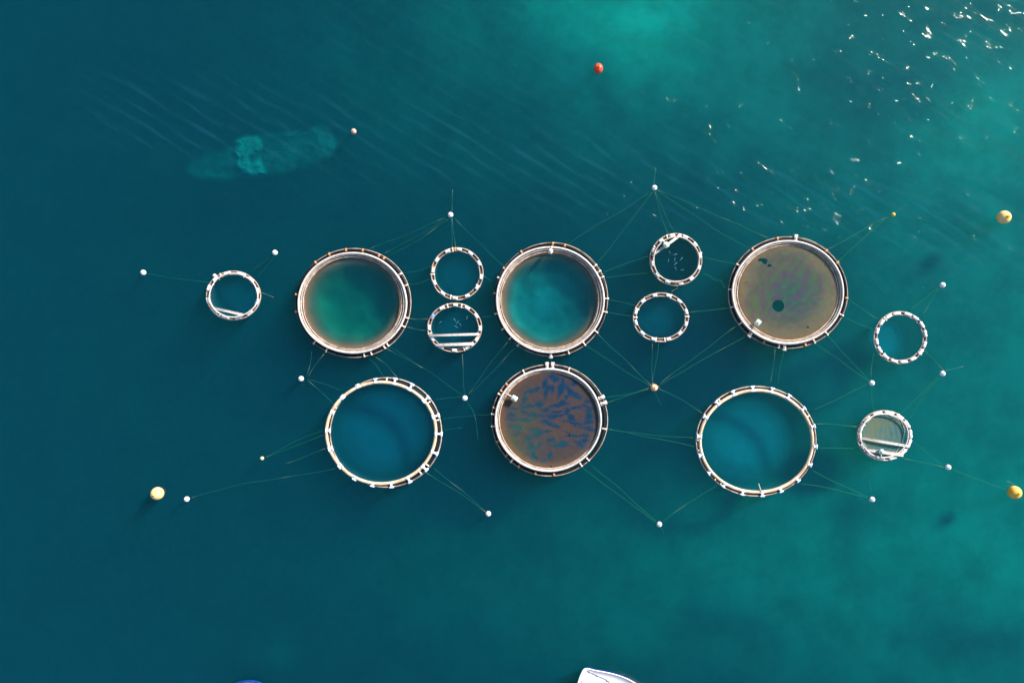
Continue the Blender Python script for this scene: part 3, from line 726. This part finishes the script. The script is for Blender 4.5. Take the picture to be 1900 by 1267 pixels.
# ------------------------------------------------------------------ ropes
ROPES = [
 ('far left white buoy to the leftmost small cage', [(272,508),(330,517),(388,525)]),
 ('white buoy and leftmost small cage, upper strand', [(507,473),(485,489),(463,507)]),
 ('white buoy and leftmost small cage, lower strand', [(508,475),(492,497),(474,517)]),
 ('stub trailing right from the leftmost small cage', [(485,543),(497,547),(508,552)]),
 ('green centred cage up to its white buoy, topmost strand', [(830,402),(757,434),(684,462)]),
 ('green centred cage up to its white buoy, middle strand', [(831,404),(771,440),(711,471)]),
 ('green centred cage up to its white buoy, lowest strand', [(832,406),(780,443),(719,476)]),
 ('top of the small float cage, left strand up to the buoy', [(837,405),(838,432),(839,460)]),
 ('top of the small float cage, right strand up to the buoy', [(838,405),(842,432),(845,460)]),
 ('faint line running straight up from the buoy above the float cage', [(838,394),(839,372),(839,352)]),
 ('buoy above the float cage down to the blue-green cage', [(841,403),(888,450),(934,494)]),
 ('green centred cage to the upper float cage, upper strand', [(748,507),(775,502),(800,494)]),
 ('green centred cage to the upper float cage, lower strand', [(759,528),(778,525),(800,517)]),
 ('green centred cage to the two-beam cage, upper strand', [(760,591),(777,592),(794,592)]),
 ('green centred cage to the two-beam cage, lower strand', [(755,606),(774,611),(794,615)]),
 ('green centred cage down to the buoy above the blotched cage, long upper strand', [(724,643),(784,682),(820,706),(858,734)]),
 ('green centred cage lower right, short strand joining the long one', [(717,646),(748,664),(784,682)]),
 ('green centred cage down left to a white buoy, left strand', [(578,652),(575,676),(569,698)]),
 ('green centred cage down left to a white buoy, right strand', [(601,656),(586,676),(571,699)]),
 ('white buoy to the left open ring, upper strand', [(571,703),(600,712),(630,724)]),
 ('white buoy to the left open ring, lower strand', [(571,705),(595,727),(617,748)]),
 ('green centred cage to top of the left open ring, left strand', [(683,664),(698,677),(712,700)]),
 ('green centred cage to top of the left open ring, right strand', [(697,663),(718,678),(737,700)]),
 ('two-beam cage straight down to a white buoy', [(858,656),(859,695),(862,733)]),
 ('blue-green cage lower left down to a white buoy, left strand', [(942,634),(905,680),(869,733)]),
 ('blue-green cage lower left down to a white buoy, right strand', [(958,643),(915,688),(870,734)]),
 ('white buoy to the right rim of the left open ring, upper strand', [(856,736),(830,738),(803,742)]),
 ('curved tail below the white buoy left of the blotched cage', [(866,744),(878,765),(884,790),(887,818)]),
 ('left open ring to the blotched cage, long strand', [(820,778),(865,772),(913,769)]),
 ('left open ring right rim, short stub', [(822,799),(838,796),(856,793)]),
 ('left open ring lower right to a white buoy, upper strand', [(803,867),(850,905),(900,947)]),
 ('left open ring lower right to a white buoy, lower strand', [(790,877),(845,910),(901,949)]),
 ('left open ring to the tiny yellow buoy, upper strand', [(604,796),(550,818),(490,849)]),
 ('left open ring to the tiny yellow buoy, lower strand', [(604,806),(550,826),(492,849)]),
 ('left open ring lower left, middle strand fading out', [(606,830),(570,846),(530,860)]),
 ('left open ring lower left to the white buoy by the big yellow one', [(627,869),(540,884),(440,900),(353,924)]),
 ('blue-green cage up to the highest white buoy, left strand', [(1050,456),(1105,419),(1158,389),(1209,353)]),
 ('blue-green cage up to the highest white buoy, right strand', [(1108,490),(1150,436),(1211,356)]),
 ('highest white buoy to the slanted-beam cage, right strand', [(1216,356),(1234,396),(1252,434)]),
 ('highest white buoy to the slanted-beam cage, left strand', [(1215,357),(1226,396),(1240,437)]),
 ('highest white buoy to the rainbow sheen cage, lower strand', [(1219,353),(1330,427),(1390,461)]),
 ('highest white buoy to the rainbow sheen cage, upper strand', [(1220,352),(1350,408),(1425,442)]),
 ('faint line running up from the highest white buoy', [(1214,343),(1216,326),(1217,310)]),
 ('blue-green cage to the slanted-beam cage, upper strand', [(1117,505),(1160,490),(1205,474)]),
 ('blue-green cage to the slanted-beam cage, lower strand', [(1122,515),(1160,511),(1205,507)]),
 ('blue-green cage to the lower small cage, upper strand', [(1127,556),(1155,561),(1180,568)]),
 ('blue-green cage to the lower small cage, lower strand', [(1124,579),(1150,583),(1172,587)]),
 ('blue-green cage down to the orange and cream buoy, upper strand', [(1106,617),(1160,668),(1206,713)]),
 ('blue-green cage down to the orange and cream buoy, lower strand', [(1086,640),(1150,682),(1205,716)]),
 ('lower small cage down to the orange and cream buoy, left strand', [(1210,636),(1210,672),(1210,710)]),
 ('lower small cage down to the orange and cream buoy, right strand', [(1223,636),(1217,672),(1211,709)]),
 ('rainbow sheen cage down to the orange and cream buoy, upper strand', [(1372,600),(1300,655),(1221,713)]),
 ('rainbow sheen cage down to the orange and cream buoy, lower strand', [(1391,620),(1300,670),(1222,716)]),
 ('blotched cage to the orange and cream buoy, upper strand', [(1122,738),(1165,731),(1205,719)]),
 ('blotched cage to the orange and cream buoy, lower strand', [(1125,747),(1165,734),(1205,721)]),
 ('orange and cream buoy to the right open ring', [(1221,720),(1262,740),(1302,766)]),
 ('short tail below the orange and cream buoy', [(1215,726),(1221,738),(1227,750)]),
 ('slanted-beam cage to the rainbow sheen cage, straight strand', [(1302,476),(1335,484),(1367,491)]),
 ('slanted-beam cage to the rainbow sheen cage, wavy strand', [(1303,508),(1318,512),(1327,520),(1338,521),(1344,532),(1352,539)]),
 ('lower small cage to the rainbow sheen cage', [(1279,580),(1318,575),(1357,571)]),
 ('short link between the slanted-beam cage and the one below', [(1257,534),(1246,541)]),
 ('rainbow sheen cage to the small bright yellow buoy, left strand', [(1534,465),(1590,433),(1638,407),(1655,400)]),
 ('rainbow sheen cage to the small bright yellow buoy, right strand', [(1553,486),(1598,446),(1640,408)]),
 ('line running up right from the small bright yellow buoy', [(1660,396),(1671,388),(1682,379)]),
 ('rainbow sheen cage down to a white buoy, upper strand', [(1533,620),(1575,665),(1612,706)]),
 ('rainbow sheen cage down to a white buoy, lower strand', [(1510,635),(1560,670),(1612,707)]),
 ('rainbow sheen cage to the almost all white cage, upper strand', [(1574,556),(1602,574),(1628,592)]),
 ('rainbow sheen cage to the almost all white cage, lower strand', [(1566,588),(1595,602),(1622,612)]),
 ('almost all white cage up to a white buoy, left strand', [(1687,577),(1715,555),(1742,533)]),
 ('almost all white cage up to a white buoy, right strand', [(1711,590),(1726,562),(1742,535)]),
 ('almost all white cage down to a white buoy on its right', [(1714,648),(1732,666),(1751,688)]),
 ('almost all white cage down left to a white buoy', [(1621,655),(1618,680),(1616,704)]),
 ('white buoy straight down to the grey-green netted cage', [(1617,717),(1618,738),(1621,763)]),
 ('white buoy down left to the right open ring', [(1610,713),(1565,735),(1507,762)]),
 ('white buoy down left to the grey-green netted cage, upper strand', [(1742,698),(1705,735),(1668,771)]),
 ('white buoy down left to the grey-green netted cage, lower strand', [(1743,700),(1712,738),(1684,783)]),
 ('faint line leaving the lower right white buoy towards the edge', [(1755,688),(1772,684),(1790,680)]),
 ('grey-green netted cage to the white buoy on its right, upper strand', [(1693,817),(1717,838),(1746,861)]),
 ('grey-green netted cage to the white buoy on its right, lower strand', [(1677,850),(1712,858),(1750,866)]),
 ('white buoy to the large yellow buoy at the lower right edge', [(1765,870),(1818,891),(1869,909)]),
 ('short rope lying beside the large yellow buoy at lower right', [(1868,892),(1876,895),(1882,901)]),
 ('right open ring to the grey-green netted cage, upper strand', [(1515,786),(1550,788),(1590,791)]),
 ('right open ring to the grey-green netted cage, lower strand', [(1517,831),(1555,831),(1593,833)]),
 ('right open ring to the white buoy below, upper strand', [(1507,873),(1558,898),(1611,923)]),
 ('right open ring to the white buoy below, lower strand', [(1486,897),(1545,907),(1600,921)]),
 ('grey-green netted cage straight down to a white buoy', [(1614,854),(1615,888),(1616,920)]),
 ('blotched cage down to the lowest white buoy, upper strand', [(1096,862),(1150,907),(1217,967)]),
 ('blotched cage down to the lowest white buoy, lower strand', [(1082,869),(1140,912),(1216,968)]),
 ('lowest white buoy up to the right open ring', [(1228,968),(1285,928),(1342,894)]),
 ('short tail below the lowest white buoy', [(1226,978),(1230,984),(1233,992)]),
 ('blotched cage to the right open ring, upper strand', [(1128,796),(1200,806),(1292,813)]),
 ('blotched cage to the right open ring, lower strand', [(1165,803),(1225,815),(1288,828)]),
 ('rainbow sheen cage down to the right open ring, left strand', [(1438,647),(1435,680),(1430,710)]),
 ('rainbow sheen cage down to the right open ring, right strand', [(1455,648),(1448,682),(1443,713)]),
 ('short link between the blue-green cage and the blotched cage', [(1022,662),(1023,675)]),
 ('stub at the right side of the upper float cage', [(897,512),(912,522)]),
 ('two-beam cage to the blue-green cage', [(894,590),(908,587),(922,584)]),
 ('stub trailing below the almost all white cage', [(1660,672),(1666,678),(1674,683)]),
]
SHORT = {'faint', 'stub', 'line', 'curved', 'short'}
mr = M['rope']
# rope: tan near the ends where it leaves the water, the water's green tint painted along the rest
m2, t2, n2, l2 = new_mat('rope_fibre'); b2 = n2['Principled BSDF']; b2.inputs['Roughness'].default_value = .9
b2.inputs['Specular IOR Level'].default_value = .1
at2 = n2.new('ShaderNodeAttribute'); at2.attribute_name = 'pattern'; l2.new(at2.outputs['Color'], b2.inputs['Base Color'])
rr_ = random.Random(5)
for desc, pts in ROPES:
    w = [P(x, y, .03) for x, y in pts]
    # smooth the polyline
    fine = []
    nseg = max(6, int((w[0]-w[-1]).length/.9))
    for s_ in range(len(w)-1):
        p0 = w[max(s_-1, 0)]; p1 = w[s_]; p2 = w[s_+1]; p3 = w[min(s_+2, len(w)-1)]; k_ = max(3, nseg//(len(w)-1))
        for i in range(k_):
            t_ = i/k_
            fine.append(.5*((2*p1) + (p2-p0)*t_ + (2*p0-5*p1+4*p2-p3)*t_*t_ + (3*p1-p0-3*p2+p3)*t_**3))
    fine.append(w[-1]); N_ = len(fine)
    tanend = rr_.random() < .3; ph = rr_.random()*9
    faint = desc.split()[0] in ('faint', 'curved') or 'tail' in desc
    fine = [Vector((p.x + .05*math.sin(i*.9+ph), p.y + .05*math.sin(i*.7+ph*2), -.10*math.sin(PI*i/(N_-1)) + .05 if not faint else -.35)) for i, p in enumerate(fine)]
    mb = MB(); mb.tube(fine, .039, 6)
    me = mb.mesh('mooring_line', m2)
    cols = []
    for i, p in enumerate(fine):
        d = min(i, N_-1-i)*((w[0]-w[-1]).length/N_)
        v = noise.noise(Vector((p.x*.5, p.y*.5, ph)))
        e_ = min(max((p.x + 10)/70, 0), 1)
        g = mix((.002,.062,.055), (.006,.115,.09), .5 + v); g = mix(g, (.02,.19,.09), e_*.65)
        tn = (1 - d/1.6)*.6 if tanend else 0
        if v > .5: tn = .35
        g = mix(g, (.34,.27,.16), tn)
        cols += [(*g, 1)]*6
    ca = me.color_attributes.new('pattern', 'FLOAT_COLOR', 'POINT'); ca.data.foreach_set('color', [v for c_ in cols for v in c_])
    o = link('mooring_line', me)
    lab = desc if desc.split()[0] in ('faint', 'stub', 'line', 'curved', 'short') else 'rope, ' + desc
    tag(o, lab, 'rope', 'mooring ropes between cages and buoys')

# ------------------------------------------------------------------ fish seen at the surface
def fish_mesh():
    mb = MB(); pts = []; rad = []
    for i in range(9):
        t_ = i/8; pts.append((.42*(t_-.5)*2, .04*math.sin(t_*4), 0)); rad.append(max(.115*math.sin(PI*min(t_*1.02, 1))**.7*(1-.35*t_), .012))
    mb.tube(pts, rad, 8)
    mb.add([(.36, .02, .01), (.60, .16, .02), (.54, .02, .015), (.60, -.12, .02), (.36, .02, -.01)], [(0,1,2),(0,2,3),(4,2,1),(4,3,2)])
    return mb.mesh('fish', M['fish'])
FM = fish_mesh()
fish = [(816,599,'lone fish at the left inside the two-beam cage',40),(843,593,'long fish highest of the cluster inside the two-beam cage',-45),(848,600,'fish nearest the upper beam middle of the two-beam cage',60),(853.5,602,'rightmost fish of the middle cluster in the two-beam cage',-55),(845,606,'lowest fish in the two-beam cage, just above the beam',-20),(866,591,'lone fish at the right inside the two-beam cage',75),
 (1242,468,'fish nearest the feeder in the slanted-beam cage',-60),(1251,473,'fish high in the middle of the slanted-beam cage',20),(1263,482,'rightmost fish of the slanted-beam cage, above the lowest one',50),(1252,483,'fish in the very middle of the slanted-beam cage',80),(1240,485,'leftmost fish of the slanted-beam cage',70),(1252,491,'pale bright fish below the middle of the slanted-beam cage',45),(1253,498,'dim fish under the bright one in the slanted-beam cage',-45),(1264.5,501,'lowest right fish of the slanted-beam cage',5)]
for i, (x, y, lab, dg) in enumerate(fish):
    o = link('fish', FM); p = P(x, y); o.location = (p.x, p.y, .0); o.rotation_euler = (0, 0, math.radians(dg)); s_ = .7 + .3*((i*37) % 10)/10
    o.scale = (s_, s_, s_); tag(o, lab, 'fish', 'fish at the surface inside the cages')

# ------------------------------------------------------------------ boats at the bottom edge
def boat(name, label, origin, rz, outline, m_deck, m_hull, height=1.3, items=None):
    """outline = gunwale polygon in metres, x along the boat; deck on top, hull tapering to the waterline"""
    root = thing(name, label, 'boat', origin, rz)
    n_ = len(outline); cx = sum(p[0] for p in outline)/n_; cy = sum(p[1] for p in outline)/n_
    def ring(s, z): return [Vector((cx + (x-cx)*s, cy + (y-cy)*s, z)) for x, y in outline]
    mb = MB(); loft(mb, list(reversed([ring(.86, -.5), ring(.93, .1), ring(.985, height*.7), ring(1.0, height - .06)]))); mb.build('hull', m_hull, root)
    mb = MB(); R_ = [ring(1.005, height - .06), ring(1.006, height), ring(.985, height + .05), ring(.955, height + .04), ring(.945, height - .08), ring(.5, height - .07), ring(.001, height - .07)]
    loft(mb, list(reversed(R_))); mb.build('deck', m_deck, root)
    return root
def smooth_outline(pts, n=8):
    out = []
    m_ = len(pts)
    for i in range(m_):
        p0, p1, p2, p3 = [Vector((*pts[(i+k) % m_], 0)) for k in (-1, 0, 1, 2)]
        for k in range(n):
            t_ = k/n; q = .5*((2*p1) + (p2-p0)*t_ + (2*p0-5*p1+4*p2-p3)*t_*t_ + (3*p1-p0-3*p2+p3)*t_**3); out.append((q.x, q.y))
    return out
ht = 1.2
B = P(1100, 1290, ht)
def bp_(px, py):
    q = P(px, py, ht) - B; return (q.x, q.y)
ol = [(1071.5,1267),(1075,1256),(1079.5,1246),(1082.5,1241.5),(1087,1239.3),(1094,1240),(1104,1242.6),(1122,1245.8),(1142,1250.5),(1162,1257.5),(1180,1267),(1205,1283),(1228,1303),(1238,1320),(1226,1330),(1196,1332),(1140,1328),(1090,1318),(1062,1306),(1060,1296),(1065,1282)]
b1 = boat('workboat', 'white boat deck with rounded corner entering from the bottom edge', (B.x, B.y, 0), 0, smooth_outline([bp_(*p) for p in reversed(ol)], 4), M['boatw'], M['boatb'], ht)
mb = MB(); mb.tube([Vector((*bp_(x, y), ht+.05)) for x, y in ((1090,1244),(1098,1247),(1108,1252),(1122,1258),(1135,1266),(1150,1276))], .06, 6)
for x, y in ((1095,1246),(1109,1252.5),(1128,1262)): p = bp_(x, y); mb.box((p[0], p[1], ht+.06), .35, .18, .2, -.5, .04)
mb.build('deck_rope', M['grey'], b1)
mb = MB(); p = bp_(1084, 1265); mb.box((p[0], p[1], ht), .95, .9, .14, -.2, .05); mb.build('hatch', M['pink'], b1)
mb = MB(); p = bp_(1130, 1268); mb.box((p[0], p[1], ht+.02), 1.6, .5, .3, .5, .08); mb.build('deck_box', M['grey'], b1)
mb = MB(); a_, b_ = bp_(1104, 1256), bp_(1098, 1275); mb.box(((a_[0]+b_[0])/2, (a_[1]+b_[1])/2, ht-.06), .05, 2.0, .04, -.3); mb.build('deck_seam', M['grey'], b1)
B = P(462, 1310, .8)
ol2 = [(462,1263),(480,1266),(494,1274),(500,1290),(503,1330),(500,1360),(420,1360),(420,1330),(424,1288),(431,1272),(444,1265.5)]
ht = .8
m_dk2 = mat('pale_violet_deck', (.36,.34,.62,1), (.62,.58,.80,1), 1.0, .4)
b2_ = boat('dinghy', 'rounded violet-white bow with blue rim peeking in at the bottom left edge', (B.x, B.y, 0), 0, smooth_outline([bp_(*p) for p in reversed(ol2)], 4), m_dk2, M['boatb'], ht)
mb = MB(); lp = [Vector((*bp_(x, y), ht+.02)) for x, y in ol2]; sm = smooth_outline([(p.x, p.y) for p in lp], 4)
mb.tube([Vector((x, y, ht)) for x, y in sm], .22, 8, True); mb.build('rubbing_strake', M['boatb'], b2_)

# ------------------------------------------------------------------ pale sunken reef at upper left
RP = [(346,318),(352,306),(366,292),(384,284),(410,279),(432,272),(436,262),(448,254),(470,253),(500,249),(527,247),(545,242),(556,243),(566,248),(575,240),(590,234),(606,236),(617,247),(625,262),(622,278),(610,292),(590,302),(560,311),(530,320),(500,325),(486,328),(470,329),(455,326),(440,330),(415,334),(385,334),(362,330)]
def in_poly(poly, px, py):
    c = False; j = len(poly)-1
    for i in range(len(poly)):
        (xi, yi), (xj, yj) = poly[i], poly[j]
        if (yi > py) != (yj > py) and px < (xj-xi)*(py-yi)/(yj-yi)+xi: c = not c
        j = i
    return c
def poly_d(poly, px, py):
    best = 1e9
    for (x0, y0), (x1, y1) in zip(poly, poly[1:] + poly[:1]):
        vx, vy = x1-x0, y1-y0; t_ = max(0, min(1, ((px-x0)*vx + (py-y0)*vy)/(vx*vx+vy*vy))); best = min(best, math.hypot(px-x0-vx*t_, py-y0-vy*t_))
    return best
CRES = [(436,262),(448,254),(472,253),(482,262),(484,272),(478,280),(466,284),(462,292),(470,300),(482,298),(488,312),(492,324),(475,328),(455,326),(442,312),(436,290)]
LOBE = [(575,242),(592,236),(606,240),(616,252),(622,266),(618,280),(600,288),(585,280),(574,268),(580,256)]
def reef_h(px, py):
    px += 5*vnoise(px, py, .06, 51); py += 4*vnoise(px, py, .06, 52)
    sd = lambda poly: poly_d(poly, px, py)*(1 if in_poly(poly, px, py) else -1)
    b = min(max(.5 + sd(RP)/10, 0), 1)
    c = min(max(.5 + sd(CRES)/9, 0), 1); l_ = min(max(.5 + sd(LOBE)/26, 0), 1)
    rim = b*max(0, 1 - poly_d([(490,252),(527,249),(548,245),(570,250)], px, py)/4) if 480 < px < 580 and py < 262 else 0
    i = (.26 + .20*vnoise(px, py, .03, 57))*b + .62*c + .26*l_*b + .20*rim
    i *= 1 + .22*vnoise(px, py, .08, 53) + .16*vnoise(px, py, .22, 54)
    return b, min(max(i, 0), 1)
V = []; cols = []; F = []; ids = {}; step = 3.0
def rid(i, j):
    if (i, j) in ids: return ids[(i, j)]
    px, py = 335 + i*step, 222 + j*step; b, it = reef_h(px, py)
    z = -5.3 + .8*it + .25*vnoise(px, py, .05, 58)
    p = P(px, py, z); V.append(p - RC); v = .5 + .5*vnoise(px, py, .15, 55); cols.append((*mix((.30,.33,.32), (.42,.46,.46), v), it*.78)); ids[(i, j)] = len(V)-1; return ids[(i, j)]
RC = P(486, 285, -10)
for j in range(40):
    for i in range(102):
        px, py = 335 + (i+.5)*step, 222 + (j+.5)*step
        if reef_h(px, py)[0] > .0: F.append((rid(i, j+1), rid(i+1, j+1), rid(i+1, j), rid(i, j)))
me = bpy.data.meshes.new('sunken_net'); me.from_pydata([tuple(v) for v in V], [], F); me.materials.append(M['bag']); me.update()
ca = me.color_attributes.new('pattern', 'FLOAT_COLOR', 'POINT'); ca.data.foreach_set('color', [v for c_ in cols for v in c_])
o = link('sunken_net', me, None, RC); tag(o, 'pale ragged net lying under the water left of the small faded red buoy', 'net')
